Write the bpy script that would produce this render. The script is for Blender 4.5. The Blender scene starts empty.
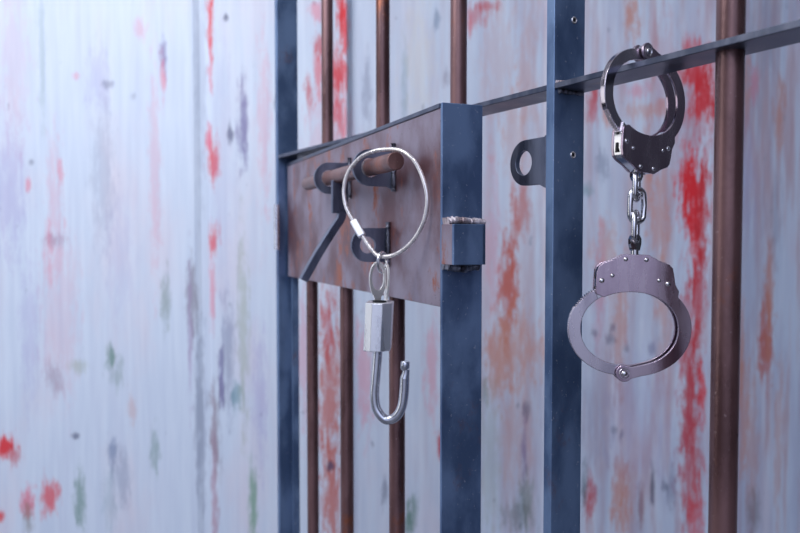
import bpy, bmesh, math, random
from mathutils import Vector, Matrix
random.seed(7)
S = bpy.context.scene
COL = S.collection
F = 750.0; CX, CY = 400.0, 266.5
PITCH = math.atan(28.5 / F)
CAMZ = 1.30

# ---------------------------------------------------------------- helpers
def tag(o, label=None, cat=None, group=None, kind=None):
    if label: o['label'] = label
    if cat: o['category'] = cat
    if group: o['group'] = group
    if kind: o['kind'] = kind
    return o

def link(name, bm, mat, parent=None, smooth=False, bevel=0, seg=2, angle=35):
    bmesh.ops.recalc_face_normals(bm, faces=bm.faces[:])
    me = bpy.data.meshes.new(name); bm.to_mesh(me); bm.free()
    if smooth:
        for p in me.polygons: p.use_smooth = True
        me.set_sharp_from_angle(angle=math.radians(angle))
    o = bpy.data.objects.new(name, me); COL.objects.link(o)
    me.materials.append(mat)
    if bevel:
        for p in me.polygons: p.use_smooth = True
        m = o.modifiers.new('bevel', 'BEVEL'); m.width = bevel; m.segments = seg
        m.limit_method = 'ANGLE'; m.angle_limit = math.radians(30); m.harden_normals = True
    if parent: 
        o.parent = parent
        o.matrix_parent_inverse = parent.matrix_world.inverted()
    return o

def empty(name, loc, label, cat, group=None):
    o = bpy.data.objects.new(name, None); COL.objects.link(o)
    o.location = loc; o.empty_display_size = .05
    bpy.context.view_layer.update()
    return tag(o, label, cat, group)

def box(bm, o, ax, ay, az):
    """box from corner o along three edge vectors"""
    o, ax, ay, az = map(Vector, (o, ax, ay, az))
    v = [bm.verts.new(o + ax*i + ay*j + az*k) for i in (0, 1) for j in (0, 1) for k in (0, 1)]
    for f in ((0,1,3,2), (4,6,7,5), (0,4,5,1), (2,3,7,6), (0,2,6,4), (1,5,7,3)):
        bm.faces.new([v[i] for i in f])

def cyl(bm, a, b, r, n=24, r2=None):
    a, b = Vector(a), Vector(b); r2 = r if r2 is None else r2
    z = (b - a).normalized(); x = z.orthogonal().normalized(); y = z.cross(x)
    A = [bm.verts.new(a + (x*math.cos(t) + y*math.sin(t))*r) for t in [2*math.pi*i/n for i in range(n)]]
    B = [bm.verts.new(b + (x*math.cos(t) + y*math.sin(t))*r2) for t in [2*math.pi*i/n for i in range(n)]]
    bm.faces.new(A[::-1]); bm.faces.new(B)
    for i in range(n): bm.faces.new([A[i], A[(i+1) % n], B[(i+1) % n], B[i]])

def tube(bm, pts, r, n=14, closed=False, up=None):
    pts = [Vector(p) for p in pts]; N = len(pts); rings = []
    prev = None
    for i, p in enumerate(pts):
        if closed: t = pts[(i+1) % N] - pts[i-1]
        else: t = pts[min(i+1, N-1)] - pts[max(i-1, 0)]
        t.normalize()
        if prev is None: x = t.orthogonal().normalized() if up is None else (Vector(up) - t*t.dot(Vector(up))).normalized()
        else: x = (prev - t*t.dot(prev)).normalized()
        prev = x; y = t.cross(x)
        rr = r[i] if isinstance(r, (list, tuple)) else r
        rings.append([bm.verts.new(p + (x*math.cos(a) + y*math.sin(a))*rr) for a in [2*math.pi*k/n for k in range(n)]])
    for i in range(N if closed else N-1):
        A, B = rings[i], rings[(i+1) % N]
        for k in range(n): bm.faces.new([A[k], A[(k+1) % n], B[(k+1) % n], B[k]])
    if not closed: bm.faces.new(rings[0][::-1]); bm.faces.new(rings[-1])

def smooth_path(pts, sub=6, closed=False):
    pts = [Vector(p) for p in pts]; N = len(pts); out = []
    for i in range(N if closed else N-1):
        if closed: p0, p1, p2, p3 = pts[i-1], pts[i], pts[(i+1) % N], pts[(i+2) % N]
        else: p0, p1, p2, p3 = pts[max(i-1,0)], pts[i], pts[i+1], pts[min(i+2, N-1)]
        for k in range(sub):
            t = k/sub
            out.append(.5*((2*p1) + (p2-p0)*t + (2*p0-5*p1+4*p2-p3)*t*t + (3*p1-p0-3*p2+p3)*t**3))
    if not closed: out.append(pts[-1])
    return out

def prism(bm, pts2, o, ex, ey, ez, t0, t1):
    """polygon pts2 in plane (ex,ey) at o, extruded along ez from t0 to t1"""
    o, ex, ey, ez = map(Vector, (o, ex, ey, ez))
    A = [bm.verts.new(o + ex*x + ey*y + ez*t0) for x, y in pts2]
    B = [bm.verts.new(o + ex*x + ey*y + ez*t1) for x, y in pts2]
    n = len(A)
    bm.faces.new(A[::-1]); bm.faces.new(B)
    for i in range(n): bm.faces.new([A[i], A[(i+1) % n], B[(i+1) % n], B[i]])

def holed(bm, outer, c, rad, o, ex, ey, ez, t0, t1, rad2=None, n=32):
    """plate with one elliptical hole: outer resampled by angle round c"""
    o, ex, ey, ez = map(Vector, (o, ex, ey, ez)); rad2 = rad2 or rad
    def hit(a):
        d = (math.cos(a), math.sin(a)); best = None
        for i in range(len(outer)):
            p, q = outer[i], outer[(i+1) % len(outer)]
            ex_, ey_ = q[0]-p[0], q[1]-p[1]
            den = d[0]*ey_ - d[1]*ex_
            if abs(den) < 1e-12: continue
            px, py = p[0]-c[0], p[1]-c[1]
            t = (px*ey_ - py*ex_)/den; u = (px*d[1] - py*d[0])/den
            if t > 0 and -1e-6 <= u <= 1+1e-6 and (best is None or t > best): best = t
        return (c[0]+d[0]*best, c[1]+d[1]*best)
    angs = sorted(set([round(2*math.pi*i/n, 5) for i in range(n)] +
                      [round(math.atan2(p[1]-c[1], p[0]-c[0]) % (2*math.pi), 5) for p in outer]))
    O = [hit(a) for a in angs]; I = [(c[0]+math.cos(a)*rad, c[1]+math.sin(a)*rad2) for a in angs]
    L = []
    for t in (t0, t1):
        L.append([[bm.verts.new(o + ex*x + ey*y + ez*t) for x, y in R] for R in (O, I)])
    m = len(angs)
    for i in range(m):
        j = (i+1) % m
        (O0, I0), (O1, I1) = L
        bm.faces.new([O0[i], I0[i], I0[j], O0[j]]); bm.faces.new([O1[i], O1[j], I1[j], I1[i]])
        bm.faces.new([O0[i], O0[j], O1[j], O1[i]]); bm.faces.new([I0[j], I0[i], I1[i], I1[j]])

def dome(bm, c, nrm, r, h, n=16, rings=4):
    c, z = Vector(c), Vector(nrm).normalized(); x = z.orthogonal().normalized(); y = z.cross(x)
    prev = None
    for k in range(rings):
        a = k/rings*math.pi/2
        R = [bm.verts.new(c + z*(h*math.sin(a)) + (x*math.cos(t)+y*math.sin(t))*r*math.cos(a)) for t in [2*math.pi*i/n for i in range(n)]]
        if prev:
            for i in range(n): bm.faces.new([prev[i], prev[(i+1) % n], R[(i+1) % n], R[i]])
        prev = R
    top = bm.verts.new(c + z*h)
    for i in range(n): bm.faces.new([prev[i], prev[(i+1) % n], top])

def blob_weld(bm, pts, r, n=10):
    """lumpy weld bead along a path"""
    P = smooth_path(pts, 10)
    tube(bm, P, [r*random.uniform(.7, 1.3) for _ in P], n)

# ---------------------------------------------------------------- materials
def srgb(r, g, b):
    f = lambda c: (c/255/12.92) if c/255 <= .04045 else ((c/255+.055)/1.055)**2.4
    return (f(r), f(g), f(b), 1)

class NT:
    def __init__(s, name):
        s.m = bpy.data.materials.new(name); s.m.use_nodes = True
        s.t = s.m.node_tree; s.b = s.t.nodes['Principled BSDF']
    def n(s, typ, **kw):
        x = s.t.nodes.new(typ)
        for k, v in kw.items():
            if k.startswith('i_'):
                key = k[2:]; key = int(key) if key.isdigit() else key
                x.inputs[key].default_value = v
            else: setattr(x, k, v)
        return x
    def l(s, a, b): s.t.links.new(a, b)
    def noise(s, vec, scale, detail=4, rough=.55):
        x = s.n('ShaderNodeTexNoise'); x.inputs['Scale'].default_value = scale
        x.inputs['Detail'].default_value = detail; x.inputs['Roughness'].default_value = rough
        s.l(vec, x.inputs['Vector']); return x.outputs['Fac']
    def mapv(s, vec, sc, loc=(0,0,0)):
        x = s.n('ShaderNodeMapping'); x.inputs['Scale'].default_value = sc; x.inputs['Location'].default_value = loc
        s.l(vec, x.inputs['Vector']); return x.outputs[0]
    def rng(s, v, a, b, c=0, d=1):
        x = s.n('ShaderNodeMapRange', interpolation_type='SMOOTHSTEP'); x.clamp = True
        for i, q in enumerate((a, b, c, d)): x.inputs[i+1].default_value = q
        s.l(v, x.inputs[0]); return x.outputs[0]
    def math(s, op, a, b=None, c=None):
        x = s.n('ShaderNodeMath', operation=op)
        for i, q in enumerate((a, b, c)):
            if q is None: continue
            if isinstance(q, (int, float)): x.inputs[i].default_value = q
            else: s.l(q, x.inputs[i])
        return x.outputs[0]
    def mix(s, fac, a, b):
        x = s.n('ShaderNodeMix', data_type='RGBA')
        for q, i in ((fac, 0), (a, 6), (b, 7)):
            if isinstance(q, (int, float, tuple)): x.inputs[i].default_value = q
            else: s.l(q, x.inputs[i])
        return x.outputs[2]
    def bump(s, h, strength, dist=.001):
        x = s.n('ShaderNodeBump'); x.inputs['Strength'].default_value = strength; x.inputs['Distance'].default_value = dist
        s.l(h, x.inputs['Height']); s.l(x.outputs[0], s.b.inputs['Normal'])

def metal(name, base, dark, rust=None, rust_amt=.5, rough=.4, metallic=.7, sc=60, speck=None, bump=.15, stretch=(1,1,.25), rust_sc=22):
    n = NT(name); tc = n.n('ShaderNodeTexCoord').outputs['Object']
    st = n.mapv(tc, stretch)
    a = n.noise(st, sc, 5)
    col = n.mix(n.rng(a, .35, .65), srgb(*dark), srgb(*base))
    r_out = n.rng(a, .3, .7, rough-.08, rough+.1)
    if rust:
        k = n.rng(n.noise(n.mapv(tc, (1,1,.7), (3,1,2)), rust_sc, 6, .7), .62-rust_amt*.2, .78-rust_amt*.2)
        col = n.mix(k, col, srgb(*rust))
    if speck:
        k = n.rng(n.noise(tc, 420, 2), .68, .74)
        col = n.mix(n.math('MULTIPLY', k, .6), col, srgb(*speck))
    n.l(col, n.b.inputs['Base Color']); n.l(r_out, n.b.inputs['Roughness'])
    n.b.inputs['Metallic'].default_value = metallic
    if bump: n.bump(n.noise(tc, sc*6, 4), bump, .0006)
    return n.m

M_post = metal('blue_black_steel', (116,140,174), (82,104,138), (120,100,110), .18, .36, .55, 38, (176,184,200), .1, (1,1,.5))
M_rail = metal('dark_steel_strap', (104,108,124), (70,76,94), (110,80,70), .1, .36, .7, 60, None, .12)
M_rod = metal('brown_rusted_rod', (124,92,92), (88,62,62), (136,80,58), .35, .30, .5, 40, (150,126,126), .25)
M_bolt = metal('rusty_bolt_steel', (150,112,106), (104,72,68), (156,92,66), .5, .36, .4, 40, (170,140,130), .25)
M_plate = metal('mottled_rusty_plate', (152,142,156), (104,68,70), (160,88,56), .46, .42, .4, 17, (74,60,68), .2, (1,1,.8), 30)
M_lug = metal('dark_lug_steel', (122,128,146), (82,88,106), (130,84,66), .25, .34, .75, 50, None, .12)
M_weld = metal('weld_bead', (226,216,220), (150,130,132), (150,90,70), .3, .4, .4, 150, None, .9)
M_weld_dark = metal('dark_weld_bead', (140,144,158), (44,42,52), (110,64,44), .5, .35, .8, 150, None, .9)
M_chrome = metal('nickel_plated_steel', (225,222,224), (205,203,206), None, 0, .12, 1, 30, None, .02)
M_satin = metal('satin_nickel_plate', (196,180,190), (176,156,170), None, 0, .25, 1, 60, None, .03)
M_arm = metal('polished_nickel_arm', (206,198,206), (186,178,188), None, 0, .2, 1, 60, None, .03)
M_lock = metal('scratched_zinc_steel', (236,237,240), (206,209,218), None, 0, .24, .7, 70, None, .2)
M_shackle = metal('shackle_steel', (216,218,226), (176,178,188), (140,96,66), .06, .2, .85, 60, None, .1)
M_cable = metal('steel_cable', (238,232,230), (215,210,210), None, 0, .25, .65, 200, None, .0)
M_sleeve = metal('aluminium_sleeve', (236,236,240), (215,215,222), None, 0, .35, .6, 100, None, .1)
M_key = metal('nickel_key', (240,237,230), (215,210,204), None, 0, .25, .6, 80, None, .1)
M_hole = metal('dark_recess', (14,14,18), (8,8,10), None, 0, .7, .2, 50, None, 0)

# ---------------------------------------------------------------- the wall
WY = 1.36
def wallpt(x, y):
    """photo pixel -> (X, Z) on the wall plane"""
    tx = (x-CX)/F; ty = (CY-y)/F
    c, s = math.cos(PITCH), math.sin(PITCH)
    dy = c + ty*s; dz = -s + ty*c
    k = WY/dy
    return tx*k, CAMZ + dz*k

def splash_group():
    g = bpy.data.node_groups.new('paint_splash', 'ShaderNodeTree')
    I = g.interface
    for nm, ty in (('Color', 'NodeSocketColor'), ('Vector', 'NodeSocketVector'), ('Noise', 'NodeSocketFloat'),
                   ('Center', 'NodeSocketVector'), ('InvSize', 'NodeSocketVector'), ('Paint', 'NodeSocketColor'), ('Strength', 'NodeSocketFloat')):
        I.new_socket(nm, in_out='INPUT', socket_type=ty)
    I.new_socket('Color', in_out='OUTPUT', socket_type='NodeSocketColor')
    N = g.nodes; L = g.links
    gi = N.new('NodeGroupInput'); go = N.new('NodeGroupOutput')
    sub = N.new('ShaderNodeVectorMath'); sub.operation = 'SUBTRACT'
    L.new(gi.outputs['Vector'], sub.inputs[0]); L.new(gi.outputs['Center'], sub.inputs[1])
    mul = N.new('ShaderNodeVectorMath'); mul.operation = 'MULTIPLY'
    L.new(sub.outputs[0], mul.inputs[0]); L.new(gi.outputs['InvSize'], mul.inputs[1])
    ln = N.new('ShaderNodeVectorMath'); ln.operation = 'LENGTH'; L.new(mul.outputs[0], ln.inputs[0])
    ad = N.new('ShaderNodeMath'); ad.operation = 'ADD'
    L.new(ln.outputs['Value'], ad.inputs[0]); L.new(gi.outputs['Noise'], ad.inputs[1])
    mr = N.new('ShaderNodeMapRange'); mr.interpolation_type = 'SMOOTHSTEP'
    for i, q in enumerate((1.35, .25, 0, 1)): mr.inputs[i+1].default_value = q
    L.new(ad.outputs[0], mr.inputs[0])
    mm = N.new('ShaderNodeMath'); mm.operation = 'MULTIPLY'; L.new(mr.outputs[0], mm.inputs[0]); L.new(gi.outputs['Strength'], mm.inputs[1])
    mx = N.new('ShaderNodeMix'); mx.data_type = 'RGBA'
    L.new(mm.outputs[0], mx.inputs[0]); L.new(gi.outputs['Color'], mx.inputs[6]); L.new(gi.outputs['Paint'], mx.inputs[7])
    L.new(mx.outputs[2], go.inputs[0])
    return g

RED=(222,28,38); RED2=(196,40,48); PINK=(226,120,140); ORG=(196,88,66); ORG2=(206,140,118); PUR=(110,96,150); DK=(70,74,104)
GRN=(84,128,108); TEAL=(84,140,150); GRY=(128,136,160); OLV=(168,178,160); LAV=(168,160,205)
SPL = [ # x, y, half width, half height, paint, strength (photo pixels)
 (103,175,10,60,GRY,.28),(10,190,14,55,LAV,.4),(55,205,7,60,PINK,.22),(60,310,16,70,PINK,.16),(155,170,5,90,PINK,.25),(98,80,10,26,LAV,.3),
 (42,50,3,60,GRN,.25),(15,60,12,70,PINK,.14),(30,330,8,60,LAV,.3),(120,260,12,50,LAV,.16),(200,60,5,120,GRY,.25),(192,300,5,36,(110,96,110),.6),(200,420,5,70,GRY,.45),
 (210,22,3,34,RED,.85),(210,70,2,22,PINK,.6),(212,158,5,20,RED,.8),(208,142,3,14,PINK,.8),(213,240,4,14,RED,.75),(212,290,3,30,PINK,.55),(214,480,3,60,(160,70,100),.5),
 (242,122,5,36,PUR,.75),(230,133,2.5,9,DK,.8),(226,17,2.5,3.5,DK,.8),(164,58,3,14,PUR,.7),(163,80,2,20,PINK,.6),(141,30,5,9,PINK,.35),(133,96,3,4,DK,.3),(76,76,3,3,PINK,.4),
 (108,84,5,4,DK,.4),(31,162,3,3,DK,.5),(60,172,3,10,PINK,.5),(28,185,3,6,PINK,.6),(55,240,10,6,(150,110,140),.45),(48,256,3,30,PINK,.3),
 (5,446,9,12,RED,.95),(14,455,6,8,RED2,.6),(49,498,8,16,RED,.75),(28,502,6,14,PINK,.8),(0,516,4,6,RED,.9),(55,378,7,14,(150,130,150),.45),(78,366,8,6,OLV,.5),
 (110,357,4,12,GRN,.7),(117,374,6,14,GRN,.35),(80,500,5,24,GRN,.65),(28,520,4,16,(120,110,90),.5),(112,452,4,12,(90,110,150),.6),(122,478,8,24,GRY,.4),(155,450,4,18,GRN,.5),(110,500,6,24,TEAL,.25),
 (76,436,3,3,DK,.7),(132,410,4,14,ORG2,.3),(165,300,4,24,(130,150,140),.6),(190,338,2,60,(170,140,180),.4),(221,382,2.5,26,PUR,.8),(228,360,6,50,GRY,.5),(236,394,5,16,TEAL,.6),
 (243,330,5,85,OLV,.55),(215,430,5,40,(120,110,120),.4),(253,505,4,34,(96,150,110),.7),(260,400,6,60,LAV,.4),(264,130,6,70,PINK,.3),(224,180,10,120,LAV,.12),
 (341,8,5,16,RED,.9),(344,30,4,24,RED,.8),(336,80,6,36,RED,.6),(340,75,6,18,RED,.8),(319,46,5,10,RED2,.7),(318,74,5,18,RED,.6),(308,92,4,14,RED2,.7),(340,118,7,22,RED,.6),(316,10,5,10,PINK,.6),(330,130,20,40,PINK,.2),
 (405,80,3,40,TEAL,.35),(437,18,3,10,(90,120,150),.55),(366,90,4,30,GRY,.5),(446,75,3,8,(120,110,130),.4),(418,60,12,50,(220,215,205),.4),
 (476,12,12,12,RED2,.55),(468,20,6,8,RED,.4),(488,2,10,5,RED2,.6),(500,60,14,60,ORG2,.22),(530,70,8,60,ORG2,.3),(515,130,10,40,ORG2,.3),
 (330,390,11,70,ORG,.75),(332,500,9,50,ORG,.75),(304,360,6,60,PINK,.35),(328,330,6,30,RED2,.5),(365,380,8,50,PINK,.45),(441,448,3,10,RED2,.8),(432,370,6,40,PINK,.4),(410,522,5,14,GRN,.8),(384,494,2.5,16,DK,.5),(330,467,3,4,DK,.8),(415,505,3,10,GRN,.5),
 (511,285,8,44,ORG,.9),(524,210,8,26,ORG,.6),(516,240,5,24,ORG,.5),(515,350,24,34,ORG2,.6),(498,370,12,30,ORG2,.4),(520,430,12,60,ORG2,.3),(494,240,6,60,PINK,.25),
 (526,455,2.5,30,PUR,.55),(529,412,3,8,DK,.5),(520,408,2,4,DK,.5),(486,395,3,18,GRN,.35),(528,505,8,22,GRN,.45),(520,520,12,12,(80,90,80),.4),(492,470,8,60,OLV,.3),
 (632,18,6,18,ORG2,.8),(594,103,5,16,RED2,.65),(596,90,3,12,RED2,.6),(608,108,5,14,ORG2,.8),(603,165,5,14,GRY,.6),(588,190,5,6,TEAL,.5),(640,90,10,8,PINK,.5),(650,110,20,8,ORG2,.5),
 (697,72,13,18,RED,.85),(705,98,12,20,RED,.95),(690,46,8,10,RED,.6),(665,70,16,50,RED2,.22),(716,90,8,40,RED2,.4),(700,110,18,50,RED2,.35),
 (692,186,12,34,RED,1),(697,222,8,50,RED,.95),(704,205,5,60,RED2,.7),(700,290,6,60,RED2,.7),(690,345,8,60,RED2,.6),(690,400,9,60,RED2,.75),(703,395,3,26,RED,.75),(690,470,10,60,RED2,.6),(696,520,7,30,RED,.6),
 (660,220,8,60,ORG2,.5),(648,180,6,40,ORG2,.5),(606,250,10,30,ORG2,.45),(620,320,6,60,ORG2,.6),(600,290,5,60,PINK,.3),(665,300,6,60,ORG2,.4),(590,497,4.5,20,RED2,.75),(622,500,8,34,ORG2,.8),(642,508,3,18,(140,80,80),.6),
 (612,340,4,5,DK,.5),(627,350,3,4,DK,.4),(614,328,3,4,DK,.45),(596,333,3,3,DK,.45),(653,350,4,6,(110,110,150),.5),(622,435,2,6,DK,.5),(653,485,2.5,16,(60,60,80),.7),(672,490,5,20,GRY,.5),(585,486,3,18,(80,100,110),.7),(666,487,3,6,DK,.5),(616,430,3,4,DK,.5),
 (765,60,14,50,(176,184,196),.3),(752,90,5,34,ORG2,.5),(795,110,6,30,ORG2,.7),(762,80,5,16,PINK,.5),(784,20,14,40,GRY,.25),(750,180,12,60,LAV,.25),
 (779,345,8,40,ORG,.85),(782,300,5,50,ORG2,.7),(745,360,4,60,ORG2,.5),(750,420,6,50,ORG2,.5),(760,450,8,60,ORG2,.4),(795,450,5,80,ORG2,.4),(764,520,8,20,(90,90,90),.4),(740,250,6,60,ORG2,.25),(790,220,6,40,GRY,.3),
 (570,20,8,50,GRY,.2),(640,420,30,60,LAV,.2),(600,400,14,60,GRY,.2),
]
def wall_material():
    n = NT('paint_smeared_white_sheet')
    tc = n.n('ShaderNodeTexCoord').outputs['Object']
    # brushed vertical streaks
    s1 = n.noise(n.mapv(tc, (1,1,.05)), 90, 5, .6)
    s2 = n.noise(n.mapv(tc, (1,1,.12), (5,0,1)), 22, 4, .6)
    s3 = n.noise(n.mapv(tc, (1,1,.3), (1,0,7)), 9, 4, .6)
    col = n.mix(n.rng(s1, .3, .7), srgb(202,213,228), srgb(214,224,236))
    col = n.mix(n.math('MULTIPLY', n.rng(s2, .48, .75), .3), col, srgb(192,196,216))
    col = n.mix(n.math('MULTIPLY', n.rng(s3, .45, .75), .35), col, srgb(226,198,204))
    s4 = n.noise(n.mapv(tc, (1,1,.09), (9,0,3)), 34, 4, .65)
    # the panels to the right carry more smeared rust-coloured paint
    sx = n.n('ShaderNodeSeparateXYZ'); n.l(tc, sx.inputs[0])
    right = n.rng(sx.outputs[0], -.2, .45)
    col = n.mix(n.math('MULTIPLY', n.math('MULTIPLY', n.rng(s4, .42, .68), right), .7), col, srgb(190,152,156))
    col = n.mix(n.math('MULTIPLY', n.math('MULTIPLY', n.rng(s2, .4, .6), right), .35), col, srgb(164,166,190))
    # specks and scuffs
    sp = n.rng(n.noise(n.mapv(tc, (1,1,.45), (2,0,5)), 60, 3, .5), .70, .77)
    col = n.mix(n.math('MULTIPLY', sp, .45), col, srgb(112,122,140))
    # ragged edge noise shared by every splash
    e1 = n.noise(n.mapv(tc, (1,1,.10), (0,0,2)), 210, 4, .7)
    e2 = n.noise(n.mapv(tc, (1,1,.35), (4,0,2)), 80, 5, .7)
    e = n.math('ADD', n.math('MULTIPLY_ADD', e1, 2.6, -1.3), n.math('MULTIPLY_ADD', e2, 2.8, -1.4))
    g = splash_group()
    for x, y, w, h, paint, st in SPL:
        X, Z = wallpt(x, y); k = WY/F
        q = n.n('ShaderNodeGroup'); q.node_tree = g
        n.l(col, q.inputs['Color']); n.l(tc, q.inputs['Vector']); n.l(e, q.inputs['Noise'])
        q.inputs['Center'].default_value = (X, 0, Z)
        q.inputs['InvSize'].default_value = (1/(w*k*1.25), 0, 1/(h*k*1.2))
        q.inputs['Paint'].default_value = srgb(*paint); q.inputs['Strength'].default_value = st
        col = q.outputs[0]
    n.l(col, n.b.inputs['Base Color'])
    n.b.inputs['Roughness'].default_value = .55
    n.bump(s1, .12, .001)
    return n.m
M_wall = wall_material()

def build_wall():
    bm = bmesh.new()
    px = lambda x: wallpt(x, 266)[0]
    d = .022
    # folded sheet: (X, depth behind y=0)
    prof = [(-3.2, 0), (-2.3, 0), (-2.27, d), (-1.45, d), (-1.42, 0), (px(195), 0), (px(201), d*.22), (px(209), d*.22), (px(212), .003),
            (px(344), .004), (px(347), .001), (px(352), d), (px(455), d*.9), (px(545), d), (px(560), .004), (px(728), .004), (px(735), .010), (px(900), .14), (px(1000), .14), (px(1012), .02), (1.75, .02), (1.77, .05), (2.2, .05), (2.22, .02), (2.8, .02)]
    a = [bm.verts.new((x, y, 0)) for x, y in prof]; b = [bm.verts.new((x, y, 2.4)) for x, y in prof]
    a2 = [bm.verts.new((x, .15, 0)) for x, y in (prof[0], prof[-1])]; b2 = [bm.verts.new((x, .15, 2.4)) for x, y in (prof[0], prof[-1])]
    for i in range(len(prof)-1): bm.faces.new([a[i], a[i+1], b[i+1], b[i]])
    bm.faces.new([a2[0], b2[0], b2[1], a2[1]]); bm.faces.new([a[0], b[0], b2[0], a2[0]]); bm.faces.new([a[-1], a2[1], b2[1], b[-1]])
    bm.faces.new(a + [a2[1], a2[0]]); bm.faces.new(b + [b2[1], b2[0]])
    o = link('wall_back', bm, M_wall); o.location = (0, WY, 0)
    tag(o, 'folded white sheet-metal wall smeared with red, pink, green and purple paint', 'wall', kind='structure')
build_wall()

n = NT('grey_concrete'); tc = n.n('ShaderNodeTexCoord').outputs['Object']
n.l(n.mix(n.noise(tc, 6, 6), srgb(120,120,126), srgb(152,152,156)), n.b.inputs['Base Color']); n.b.inputs['Roughness'].default_value = .85
bm = bmesh.new(); box(bm, (-3.2,-1.6,-.05), (6.0,0,0), (0,3.1,0), (0,0,.05))
tag(link('floor', bm, n.m), 'grey concrete floor below the barred cage', 'floor', kind='structure')

# ---------------------------------------------------------------- barred cage (fixed)
nrm = lambda a, b: Vector((a, b, 0)).normalized()
FD = nrm(-440, F); FN = Vector((FD.y, -FD.x, 0))        # along the bars (away), and outward (away from the viewer)
UP = Vector((0, 0, 1))
KF = 316/F
def fp(Y, nn=0, z=0): return Vector((KF - 440/F*Y, Y, 0)) + FN*nn + UP*z
VD = 99.3; MD = (400-VD)
DD = nrm(-MD, F); DN = Vector((DD.y, -DD.x, 0))
KDP = 180.6; KD = KDP/F
def dp(Y, nn=0, z=0): return Vector((KD - MD/F*Y, Y, 0)) + DN*nn + UP*z
def dline(Y, nn=0, z=0): return Vector((KD + nn/DD.y - MD/F*Y, Y, 0)) + UP*z   # offset line, true depth Y
YTOP, ZTOP = 0, 2.12
RH = CAMZ + .1050    # top of the cross rail
TH = .004

cage = empty('barred_cage', fp(.6), 'fixed cage frame of blue-black steel posts, brown round bars and a flat cross rail', 'cage')
def post(Y):
    bm = bmesh.new()
    box(bm, fp(Y, -.014) , FD*.008, FN*.028, UP*ZTOP)
    return bm
# the post next to the hanging handcuffs, with two screw holes
PY = .5125 + .0071
po = link('post', post(PY), M_post, cage, bevel=.0007)
for z in (.1495, .0574):
    c = fp(PY, .0035, CAMZ+z) - FD*.0002; q = FD.to_track_quat('Z', 'Y')
    bm = bmesh.new(); bmesh.ops.create_circle(bm, cap_ends=True, radius=.0015, segments=16, matrix=Matrix.Translation(c) @ q.to_matrix().to_4x4())
    link('screw_hole', bm, M_hole, po)
    bm = bmesh.new(); ring = [c - FD*.0001 + q @ Vector((.0019*math.cos(a), .0019*math.sin(a), 0)) for a in [i*math.pi/8 for i in range(16)]]
    tube(bm, ring, .0006, 6, True); link('hole_rim', bm, M_cable, po, smooth=True)
link('post', post(.962), M_post, cage, bevel=.0007)
link('post', post(.205), M_post, cage, bevel=.0007)

def rail_part(y0, y1):
    bm = bmesh.new(); a = fp(y0, -.014, RH-TH); b = fp(y1, -.014, RH-TH)
    box(bm, a, b-a, FN*.028, UP*TH); return bm
link('cross_rail', rail_part(.2085, PY-.0001), M_rail, cage, bevel=.0006)
link('cross_rail', rail_part(PY+.0068, .9615), M_rail, cage, bevel=.0006)
for z in (.03, ZTOP-.006):
    bm = bmesh.new(); a = fp(.2, -.016, z); b = fp(.97, -.016, z); box(bm, a, b-a, FN*.032, UP*.006)
    link('end_rail', bm, M_rail, cage, bevel=.0006)
def rod(bm, c, z0, z1, r):
    cyl(bm, Vector((c.x, c.y, z0)), Vector((c.x, c.y, z1)), r, 40)
def YF(x): return 316/(x+40)
for x, r in ((328,.0066),(383,.0069),(458,.0070)):
    bm = bmesh.new(); rod(bm, fp(YF(x)), RH, ZTOP-.006, r)
    link('bar', bm, M_rod, cage, smooth=True)
bm = bmesh.new(); rod(bm, fp(YF(727)), .036, ZTOP-.006, .0075)
link('bar', bm, M_rod, cage, smooth=True)
bm = bmesh.new(); rod(bm, fp(.31), .036, ZTOP-.006, .0082)
link('bar', bm, M_rod, cage, smooth=True)
# welds at post and rail
bm = bmesh.new()
a = fp(PY, -.0135, RH+.0005)-FD*.001; blob_weld(bm, [a, a-FD*.002+FN*.004, a+FN*.009], .0013)
link('weld', bm, M_weld, cage, smooth=True)
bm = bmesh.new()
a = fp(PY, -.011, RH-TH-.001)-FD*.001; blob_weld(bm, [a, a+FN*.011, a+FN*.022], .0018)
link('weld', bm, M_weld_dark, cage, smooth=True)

def lug_shape(R, L, foot=.003, nseg=18):
    """rounded eye plate in 2D: circle radius R at the origin, straight sides to x=+L"""
    pts = [(R*math.cos(a), R*math.sin(a)) for a in [math.pi/2 + math.pi*i/nseg for i in range(nseg+1)]]
    pts += [(L-foot, -R), (L, -R-foot), (L, R+foot*.5), (L-foot*.6, R)]
    return pts
# eye plate on the post, lying in the bar plane: x axis points toward the viewer end of the cage
zc = CAMZ + (238-162)*.53/F
ec = fp(PY+.0072+.0192, -.012, zc)
bm = bmesh.new()
holed(bm, lug_shape(.0163, .0226), (-.001,0), .0088, ec, -FD, UP, FN, -.002, .002)
link('padlock_eye', bm, M_lug, cage, bevel=.0005)

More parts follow.
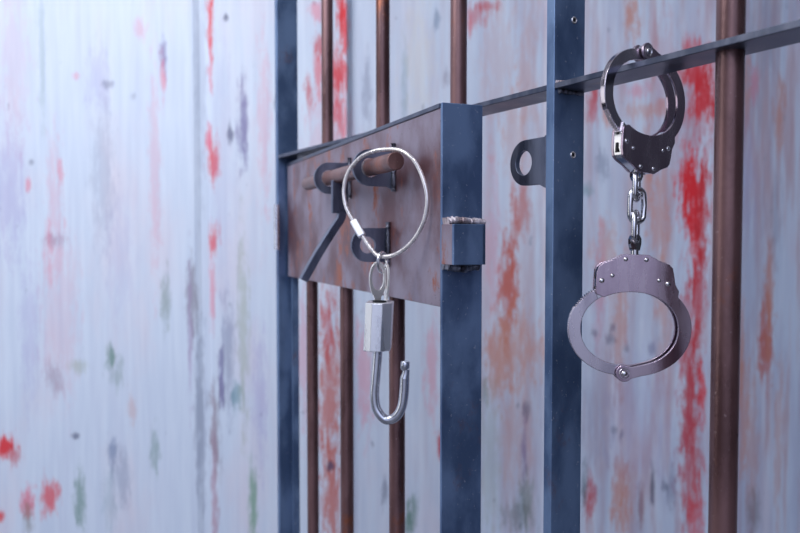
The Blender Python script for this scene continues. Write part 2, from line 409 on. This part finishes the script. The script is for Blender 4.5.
# ---------------------------------------------------------------- the gate
PT, PB = CAMZ + .0947 - .0035, CAMZ - .0488
SY = .530
gate = empty('cage_gate', dp(.75), 'low cage gate with rusty lock plate, flat blue-black stile and brown lower bars', 'gate')
bm = bmesh.new(); a = dp(SY, 0, PB); b = dp(.957, 0, PB); box(bm, a, b-a, DN*.003, UP*(PT-PB))
plate = link('lock_plate', bm, M_plate, gate, bevel=.0005)
bm = bmesh.new(); a = dp(SY+.0008, -.0008, PT); b = dp(.957, -.0008, PT); box(bm, a, b-a, DN*.0270, UP*.0035)
link('top_strip', bm, M_rail, gate, bevel=.0006)
bm = bmesh.new(); a = dp(SY, 0, .08); box(bm, a-DD*.003-UP*0, DD*.003, DN*.0320, UP*(PT+.0035-.08))
st = link('stile', bm, M_post, gate, bevel=.0006)
for x in (312, 346.5, 397):
    Y = (KDP+9)/(x-VD)
    c = dline(Y, 9/F*DD.y); bm = bmesh.new(); rod(bm, c, .086, PT-.004, .0069)
    link('bar', bm, M_rod, gate, smooth=True)
bm = bmesh.new(); a = dp(SY, .002, .08); b = dp(.951, .002, .08); box(bm, a, b-a, DN*.027, UP*.006)
link('bottom_strip', bm, M_rail, gate, bevel=.0006)
bm = bmesh.new(); a = dp(.951, .0035, .08); box(bm, a, DD*.004, DN*.008, UP*(PT-.08))
link('stile', bm, M_post, gate, bevel=.0005)
# hinge barrel
hb = fp(.956, -.0185)
bm = bmesh.new()
for z0, z1 in ((-.015,.0035),(.004,.0225),(.023,.042)): cyl(bm, hb+UP*(CAMZ+z0), hb+UP*(CAMZ+z1), .0036, 16)
link('hinge', bm, M_shackle, gate, smooth=True)
# keeper block on the stile
kz0, kz1 = CAMZ-.0184, CAMZ+.0095
kp = dp(SY, -.0005, 0) - DD*.003
bm = bmesh.new(); 
T = .0200
box(bm, kp - DD*T + UP*kz0, DD*.003, DN*.0245, UP*(kz1-kz0))        # face
box(bm, kp - DD*T + UP*kz0 + DN*.0215, DD*T, DN*.003, UP*(kz1-kz0))
k_ = link('keeper', bm, M_post, gate, bevel=.0005)
bm = bmesh.new(); box(bm, kp - DD*(T-.003) + UP*kz0, DD*(T-.003), DN*.003, UP*(kz1-kz0))
link('cheek', bm, M_plate, k_, bevel=.0004)
bm = bmesh.new(); a = kp - DD*.004 + UP*(kz1+.0018)
for j in range(3):
    blob_weld(bm, [a + DD*(.003-j*.004) + DN*.001, a + DD*(.003-j*.004) + DN*.010+UP*.001, a+DD*(.003-j*.004) + DN*.020, a+DD*(.003-j*.004)+DN*.030], .0027-.0003*j)
link('weld', bm, M_weld, k_, smooth=True)
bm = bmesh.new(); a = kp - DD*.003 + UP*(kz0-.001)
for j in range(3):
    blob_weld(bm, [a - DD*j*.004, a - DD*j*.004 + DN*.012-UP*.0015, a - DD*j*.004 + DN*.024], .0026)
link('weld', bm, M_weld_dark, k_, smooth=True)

# eye plates on the lock plate. local x -> outward away from lock plate is -DN
def gate_lug(Yc, z, R, off, hole, name='bolt_guide', th=.004):
    c = dp(Yc, -off, z); bm = bmesh.new()
    holed(bm, lug_shape(R, off), (0,0), hole, c, DN, UP, DD, 0, th)
    o = link(name, bm, M_lug, gate, bevel=.0005)
    w = bmesh.new(); a = dp(Yc, -.0015, z)
    blob_weld(w, [a-UP*(R+.004)-DD*.0015, a-DD*.002, a+UP*(R+.005)-DD*.0015], .0019)
    link('weld', w, M_weld_dark, o, smooth=True)
    return o
OFF = .0205
BZ = CAMZ + .0565
Y2, Y1 = KDP/(394.5-VD), KDP/(350.5-VD)
gate_lug(Y2, BZ, .0148, OFF, .0079)
gate_lug(Y1, BZ, .0148, OFF, .0079)
gate_lug(KDP/(389-VD), CAMZ-.0058, .0140, .0185, .0070, 'padlock_eye')

# sliding bolt with bent handle, part of the gate
b0 = dp(0, -OFF, BZ)
def bp(Y): return dline(Y, -OFF, BZ)
KB = KDP - OFF*F/DD.y
YE = KB/(396.6-VD) + .001; YL = KB/(308-VD)
bm = bmesh.new(); cyl(bm, bp(YE), bp(YL), .0067, 40)
bolt = link('slide_bolt', bm, M_bolt, gate, bevel=.0008)
YH = KB/(339-VD)
hc = bp(YH) + DN*.002
bm = bmesh.new()
box(bm, hc - DN*.0080 - UP*.034, DD*.005, DN*.0150, UP*.030)
# bent lower bar: swings down and outward, away from the plate
P = [hc + DN*.002 - UP*.030, hc + DN*.001 - UP*.038, hc - DN*.005 - UP*.047, hc - DN*.0195 - UP*.069, hc-DN*.0345-UP*.0945]
def strip(bm, P, w, th, side):
    A = []
    for i, p in enumerate(P):
        t = (P[min(i+1,len(P)-1)] - P[max(i-1,0)]).normalized(); q = t.cross(side).normalized()
        A.append([bm.verts.new(p + q*a*w/2 + side*b*th) for a, b in ((-1,0),(1,0),(1,1),(-1,1))])
    for i in range(len(P)-1):
        for k in range(4): bm.faces.new([A[i][k], A[i][(k+1)%4], A[i+1][(k+1)%4], A[i+1][k]])
    bm.faces.new(A[0]); bm.faces.new(A[-1][::-1])
strip(bm, smooth_path(P, 4), .0072, .0085, DD)
link('handle', bm, M_lug, bolt, bevel=.0006)

# ---------------------------------------------------------------- key ring, key, padlock
def P3(x, y, Y):
    X = (x-CX)/F*Y; c, s = math.cos(PITCH), math.sin(PITCH)
    ty = (CY-y)/F; k = Y/(c + ty*s)
    return Vector(((x-CX)/F*k, Y, CAMZ + (-s + ty*c)*k))
ringp = [(379,256),(371,248.5),(362,235),(353,220),(346,206),(344,189),(348.5,172),(360,158),(374,151.2),(388,149.4),(401.5,151),(414,160.5),(422.5,177),(427,195),(426,213),(420,230),(409,245),(394,255)]
rw = [P3(x, y, .562-(x-388)*.0005) for x, y in ringp]
kr = empty('key_ring', rw[9], 'steel cable key ring looped over the end of the sliding bolt', 'key ring')
bm = bmesh.new(); tube(bm, smooth_path(rw, 6, True), .0016, 12, True)
cab = link('cable', bm, M_cable, kr, smooth=True)
bm = bmesh.new()
a, b = P3(353.5,220.5,.5792), P3(362.5,236.5,.5748)
ax = (b-a).normalized(); sd = ax.cross(Vector((0,-1,0))).normalized(); fw = ax.cross(sd).normalized()
box(bm, a - sd*.0031 - fw*.0028, b-a, sd*.0062, fw*.0056)
link('crimp_sleeve', bm, M_sleeve, kr, bevel=.0012, seg=3)
# small wire split ring through the cable loop
c = P3(382.5, 262.5, .5648); 
e1 = (Vector((.55,.65,0))).normalized()
rp = []
for i in range(56):
    a = 2*math.pi*i/28; rp.append(c + e1*.0052*math.cos(a) + UP*.0078*math.sin(a) + e1.cross(UP)*(-.0007+.0014*i/56))
bm = bmesh.new(); tube(bm, rp, .0009, 8)
link('split_ring', bm, M_chrome, kr, smooth=True)

def key(origin, ang, tilt, label, ln=.030, w=.0066, blade=.014):
    """flat key hanging from origin (top of its bow): bow with big eye, blade downward"""
    t = empty('key', origin, label, 'key')
    ex = Vector((math.cos(ang), math.sin(ang), 0)); dn = (UP*-1 + ex*tilt).normalized(); ez = ex.cross(dn).normalized(); ex = dn.cross(ez)
    H = ln/2
    outer = [(w*math.cos(a)*(1-.12*math.sin(a)), H + H*math.sin(a)) for a in [2*math.pi*i/28 for i in range(28)]]
    bm = bmesh.new(); holed(bm, outer, (0, H*.85), w*.68, origin - dn*.002, ex, dn, ez, -.0009, .0009, H*.66)
    link('bow', bm, M_key, t, bevel=.0003)
    bm = bmesh.new()
    pr = [(-.0024, ln-.003), (.0028, ln-.003)]
    y = ln
    while y < ln+blade-.002:
        pr += [(.0028, y), (.0019, y+.001), (.0028, y+.002)]; y += .0025
    pr += [(.0005, ln+blade), (-.0024, ln+blade-.002)]
    prism(bm, pr, origin - dn*.002, ex, dn, ez, -.0008, .0008)
    link('blade', bm, M_key, t, bevel=.0002)
    return t
key(P3(378, 264, .5625), math.radians(22), -.02, 'silver key turned flat to view, its blade pushed into the padlock', .0285, .0068, .012)
key(P3(386.5, 266, .566), math.radians(-68), -.03, 'silver key seen almost edge-on, behind the other key above the padlock', .0255, .0055, .004)

pc = P3(379, 302.5, .555)
lock = empty('padlock', pc, 'open silver padlock hanging upside down from its key, shackle hooking downward', 'padlock')
u = Vector((math.cos(-.06), math.sin(-.06), 0)); v = Vector((math.sin(.06), math.cos(.06), 0))
dn = (UP*-1 + u*-.045).normalized()
W2, D2, c1 = .0100, .017, .0055
oct_ = [(-W2+c1, -.008), (W2-c1-.001, -.008), (W2, -.008+c1+.003), (W2, D2), (W2-.003, D2+.004), (-W2+.003, D2+.004), (-W2, D2), (-W2, -.008+c1)]
bm = bmesh.new(); prism(bm, oct_, pc, u, v, dn, 0, .0360)
bd = link('body', bm, M_lock, lock, bevel=.0007, seg=3)
bm = bmesh.new(); cyl(bm, pc+v*.003-dn*.0001, pc+v*.003-dn*.0012, .0052, 24)
link('keyway', bm, M_hole, bd, smooth=True)
base = pc + dn*.0345
sp = [(378,347),(377,362),(375.5,380),(374.5,396),(377,410),(385.5,419.5),(395,417.5),(401.5,408),(404,394),(404.8,378)]
SW = [P3(x, y, .555-(x-378)*.0002) for x, y in sp]
bm = bmesh.new(); SP = smooth_path(SW, 6); tube(bm, SP, .0035, 18)
a = SP[-1]; t = (SP[-1]-SP[-3]).normalized()
tube(bm, [a - t*.0002, a+t*.004+Vector((.0008,0,0)), a+t*.0065+Vector((.0009,0,0))], [.0034,.0027,.0027], 18)
tube(bm, [a+t*.0064+Vector((.0003,0,0)), a+t*.0072, a+t*.0118, a+t*.0125], [.0027,.0034,.0034,.0029], 18)
link('shackle', bm, M_shackle, lock, smooth=True, angle=50)

# ---------------------------------------------------------------- handcuffs
def se(a, b, th, e=2.12):
    c, s = math.cos(th), math.sin(th)
    return (a*math.copysign(abs(c)**(2/e), c), b*math.copysign(abs(s)**(2/e), s))
R = math.radians
def cuff(parent, C, ex, ey, label, ib=22.4, hy=-27.4, sc=1.0, near=None):
    """C centre of the opening, ex across, ey toward the lock body, mm inside"""
    k = .001*sc
    ez = ex.cross(ey).normalized()
    ia, oa = 29.3, 37.4; ob = ib + 6.8
    A = [(oa, ob), (ia, ib)]
    hx = -3.2; hr = 5.2
    body = [(-20.6,21.0),(-21.2,24),(-20.8,34),(-19.6,38.2),(-17,40.2),(-11,42.2),(-4,45.7),(11,45.2),(17,41.8),(23.5,39.2),(25.6,37.0),(26.4,33),(27.2,27.2),(29.5,22.8)]
    dy = ib-22.4; body = [(x, y+dy) for x, y in body]
    # side plate outline
    pl = list(body)
    for th in range(40, -86, -6): pl.append(se(oa, ob, R(th)))
    for a in range(-40, -271, -15): pl.append((hx + hr*math.cos(R(a)), hy + hr*math.sin(R(a))))
    pl.append((hx+4.6, hy+4.0))
    for th in range(-76, 128, 6): pl.append(se(ia, ib, R(th)))
    if True:
        d = bmesh.new()
    d.free()
    # housing between the plates (the cuff part itself)
    hp = [(x*.985, y-(.35 if y > 30 else 0)) for x, y in body[:-1]] + [(27.5,21+dy)] + [se(ia+.6, ib+.6, R(th)) for th in range(46, 131, 7)]
    bm = bmesh.new(); prism(bm, [(x*k, y*k) for x, y in hp], C, ex, ey, ez, -.0027*sc, .0027*sc)
    o = link('cuff', bm, M_chrome, parent, bevel=.0003)
    o['label'] = label
    # double arm between the plates, kept hollow: only edge liners
    for s in (-1, 1):
        bm = bmesh.new()
        z0, z1 = (.0027*sc, .0043*sc) if s > 0 else (-.0043*sc, -.0027*sc)
        prism(bm, [(x*k, y*k) for x, y in pl], C, ex, ey, ez, z0, z1)
        link('side_plate', bm, M_satin, o, bevel=.0004, seg=3)
    # swinging arm
    arm = []
    for th in range(-100, -206, -5):
        arm.append(se(oa, ob, R(th)))
    # teeth along the last stretch of the outer edge, running into the housing
    n0 = arm[-1]
    q = []
    for i in range(17):
        th = -206 - i*3
        x, y = se(oa, ob, R(th)); q.append((x, y)); 
        x2, y2 = se(oa-1.3, ob-1.3, R(th-1.5)); q.append((x2, y2))
    arm += q
    for th in range(-255, -99, 5): arm.append(se(ia+.3, ib+.3, R(th)))
    arm += [(hx+1, hy+4.3)] + [(hx+4.4*math.cos(R(a)), hy+4.4*math.sin(R(a))) for a in range(45, -110, -15)]
    bm = bmesh.new(); prism(bm, [(x*k, y*k) for x, y in arm], C, ex, ey, ez, -.0018*sc, .0018*sc)
    link('swing_arm', bm, M_arm, o, bevel=.0005, seg=3)
    # rivets
    riv = [(-17.6,29.5,1.5),(-11.2,32.6,1.2),(17.2,29.6,1.1),(22.6,27.4,1.5),(-3.2,42.6,1.3),(9.4,42.2,1.3)]
    for x, y, r in riv:
        bm = bmesh.new()
        for s in (-1, 1): dome(bm, C + ex*x*k + ey*(y+dy)*k + ez*s*.0043*sc, ez*s, r*k*1.1, .0011*sc)
        link('rivet', bm, M_chrome, o, smooth=True)
    bm = bmesh.new()
    for s in (-1, 1):
        c = C + ex*hx*k + ey*hy*k + ez*s*.0042*sc
        dome(bm, c, ez*s, .0021*sc, .0013*sc)
        ring = [c + ez*s*.0001 + (ex*math.cos(a)+ey*math.sin(a))*.0030*sc for a in [i*math.pi/12 for i in range(24)]]
        tube(bm, ring, .00035*sc, 6, True)
    link('hinge_pin', bm, M_chrome, o, smooth=True)
    # slots in the narrow left side
    bm = bmesh.new()
    for y, h, w in ((24.0, 1.6, 1.0), (30.5, 6, .8)):
        c = C - ex*21.15*k + ey*(y+dy)*k
        box(bm, c - ez*w*k, ex*.3*k, ez*2*w*k, ey*h*k)
    link('side_slot', bm, M_hole, o)
    return o

PHI = R(35)
C1 = Vector((.1492, .4645, 0)); C1.z = CAMZ + .0856
hc_ = empty('handcuffs', C1, 'shiny nickel handcuffs, one cuff hung over the cross rail, the other dangling by its chain', 'handcuffs')
ex1 = Vector((math.cos(PHI), math.sin(PHI), 0)); roll = R(-5.5)
ey1 = (UP*-math.cos(roll) + ex1*math.sin(roll)).normalized(); ex1 = (ex1*math.cos(roll) + UP*math.sin(roll)).normalized()
cuff(hc_, C1, ex1, ey1, 'upper cuff closed around the rail', 22.6, -27.8, 1.0)
CH = Vector((.1487, .4700, 0))
C2 = Vector((.1418, .4640, CAMZ - .0560))
ex2 = Vector((math.cos(R(-2)), math.sin(R(-2)), 0)); ey2 = UP.copy()
cuff(hc_, C2, ex2, ey2, 'lower cuff hanging free', 22.8, -27.6, 1.0)
# chain
def link_mesh(c, ex, ey, hw, hh, r):
    pts = []
    for i in range(8): a = math.pi*i/8; pts.append((hw*math.cos(a), hh-hw + hw*math.sin(a)))
    for i in range(8): a = math.pi + math.pi*i/8; pts.append((hw*math.cos(a), -(hh-hw) + hw*math.sin(a)))
    P_ = []
    for i, p in enumerate(pts): P_.append(c + ex*p[0] + ey*p[1])
    P_.insert(8, c + ex*-hw); P_.append(c + ex*hw)
    bm = bmesh.new(); tube(bm, P_, r, 12, True); return bm
fx_ = Vector((math.cos(R(12)), math.sin(R(12)), 0)); sx_ = Vector((math.cos(R(60)), math.sin(R(60)), 0))
lx = lambda y: P3(636.6, y, .470)
link('chain_link', link_mesh(P3(636.6, 185.5, .4650), sx_, UP, .0042, .0088, .0018), M_chrome, hc_, smooth=True)
link('chain_link', link_mesh(P3(637, 205.5, .4648), fx_, UP, .0047, .0102, .0018), M_chrome, hc_, smooth=True)
link('chain_link', link_mesh(P3(635.5, 227, .4645), sx_, UP, .0042, .0092, .0018), M_chrome, hc_, smooth=True)
# swivels
def swivel(c, up, ex, mat=M_chrome):
    bm = bmesh.new(); ez = ex.cross(up)
    holed(bm, [(x*.001, y*.001) for x, y in ((-2.6,-5),(2.6,-5),(3.6,-1),(3.7,2),(2.6,4.4),(0,5.2),(-2.6,4.4),(-3.7,2),(-3.6,-1))], (0,.0014), .0019, c, ex, up, ez, -.0016, .0016)
    cyl(bm, c - up*.0045, c - up*.0095, .0024, 16)
    return link('swivel', bm, mat, hc_, bevel=.0004)
swivel(P3(636.5, 173.5, .4650), UP*-1, fx_)
swivel(P3(634.8, 242.5, .4642), UP, fx_)

# ---------------------------------------------------------------- light, world, camera
w = bpy.data.worlds.new('overcast'); S.world = w; w.use_nodes = True
nt = w.node_tree; bg = nt.nodes['Background']
tcw = nt.nodes.new('ShaderNodeTexCoord'); sep = nt.nodes.new('ShaderNodeSeparateXYZ'); nt.links.new(tcw.outputs['Generated'], sep.inputs[0])
cr = nt.nodes.new('ShaderNodeValToRGB'); mr = nt.nodes.new('ShaderNodeMapRange')
mr.inputs[1].default_value = -1; mr.inputs[2].default_value = 1; nt.links.new(sep.outputs[2], mr.inputs[0]); nt.links.new(mr.outputs[0], cr.inputs[0])
e = cr.color_ramp.elements; e[0].position = .0; e[0].color = (.09,.10,.14,1); e[1].position = 1; e[1].color = (2.6,2.8,3.3,1)
q = cr.color_ramp.elements.new(.46); q.color = (.12,.13,.18,1)
q = cr.color_ramp.elements.new(.60); q.color = (.34,.38,.52,1)
q = cr.color_ramp.elements.new(.82); q.color = (.50,.57,.78,1)
# bright lobe added behind and slightly left for metal reflections, darker towards the right
dt = nt.nodes.new('ShaderNodeVectorMath'); dt.operation = 'DOT_PRODUCT'; nt.links.new(tcw.outputs['Generated'], dt.inputs[0])
dt.inputs[1].default_value = Vector((-.15, -.97, .10)).normalized()
m2 = nt.nodes.new('ShaderNodeMapRange'); m2.interpolation_type = 'SMOOTHSTEP'
for i, q in enumerate((.68, 1.0, .20, 3.4)): m2.inputs[i+1].default_value = q
nt.links.new(dt.outputs['Value'], m2.inputs[0]); nt.links.new(m2.outputs[0], bg.inputs[1])
nt.links.new(cr.outputs[0], bg.inputs[0])

def area(name, loc, target, sx, sy, power, col):
    l = bpy.data.lights.new(name, 'AREA'); l.shape = 'RECTANGLE'; l.size = sx; l.size_y = sy; l.energy = power; l.color = col
    o = bpy.data.objects.new(name, l); COL.objects.link(o); o.location = loc
    o.rotation_euler = (Vector(target)-Vector(loc)).to_track_quat('-Z', 'Y').to_euler(); return o
area('daylight_left', (-.68, .38, 2.05), (-.36, 1.36, 1.20), .7, .7, 10.2, (.93,.945,1))
area('daylight_behind', (-.3, -1.3, 2.3), (.2, .6, 1.3), .3, .6, 2.2, (.95,.96,1))
area('highlight_light_top', (-.25, -.35, 2.55), (.1, .6, 1.3), .12, .12, 2.5, (.98,.98,1))  # small overhead light added for bright highlights on the chrome edges
area('reflection_light_left', (-2.4, .35, 1.45), (.3, .55, 1.25), 1.0, 1.5, 7, (.95,.97,1))  # unseen panel added on the left so the cuff sides reflect something bright

cam = bpy.data.cameras.new('camera'); co = bpy.data.objects.new('camera', cam); COL.objects.link(co)
co.location = (0, 0, CAMZ); co.rotation_euler = (math.pi/2 - PITCH, 0, 0)
cam.sensor_width = 36; cam.lens = 36*F/800; cam.clip_start = .02
cam.dof.use_dof = True; cam.dof.focus_distance = .50; cam.dof.aperture_fstop = 9
S.camera = co
S.view_settings.view_transform = 'Standard'; S.view_settings.look = 'None'
S.view_settings.exposure = 0; S.view_settings.gamma = 1
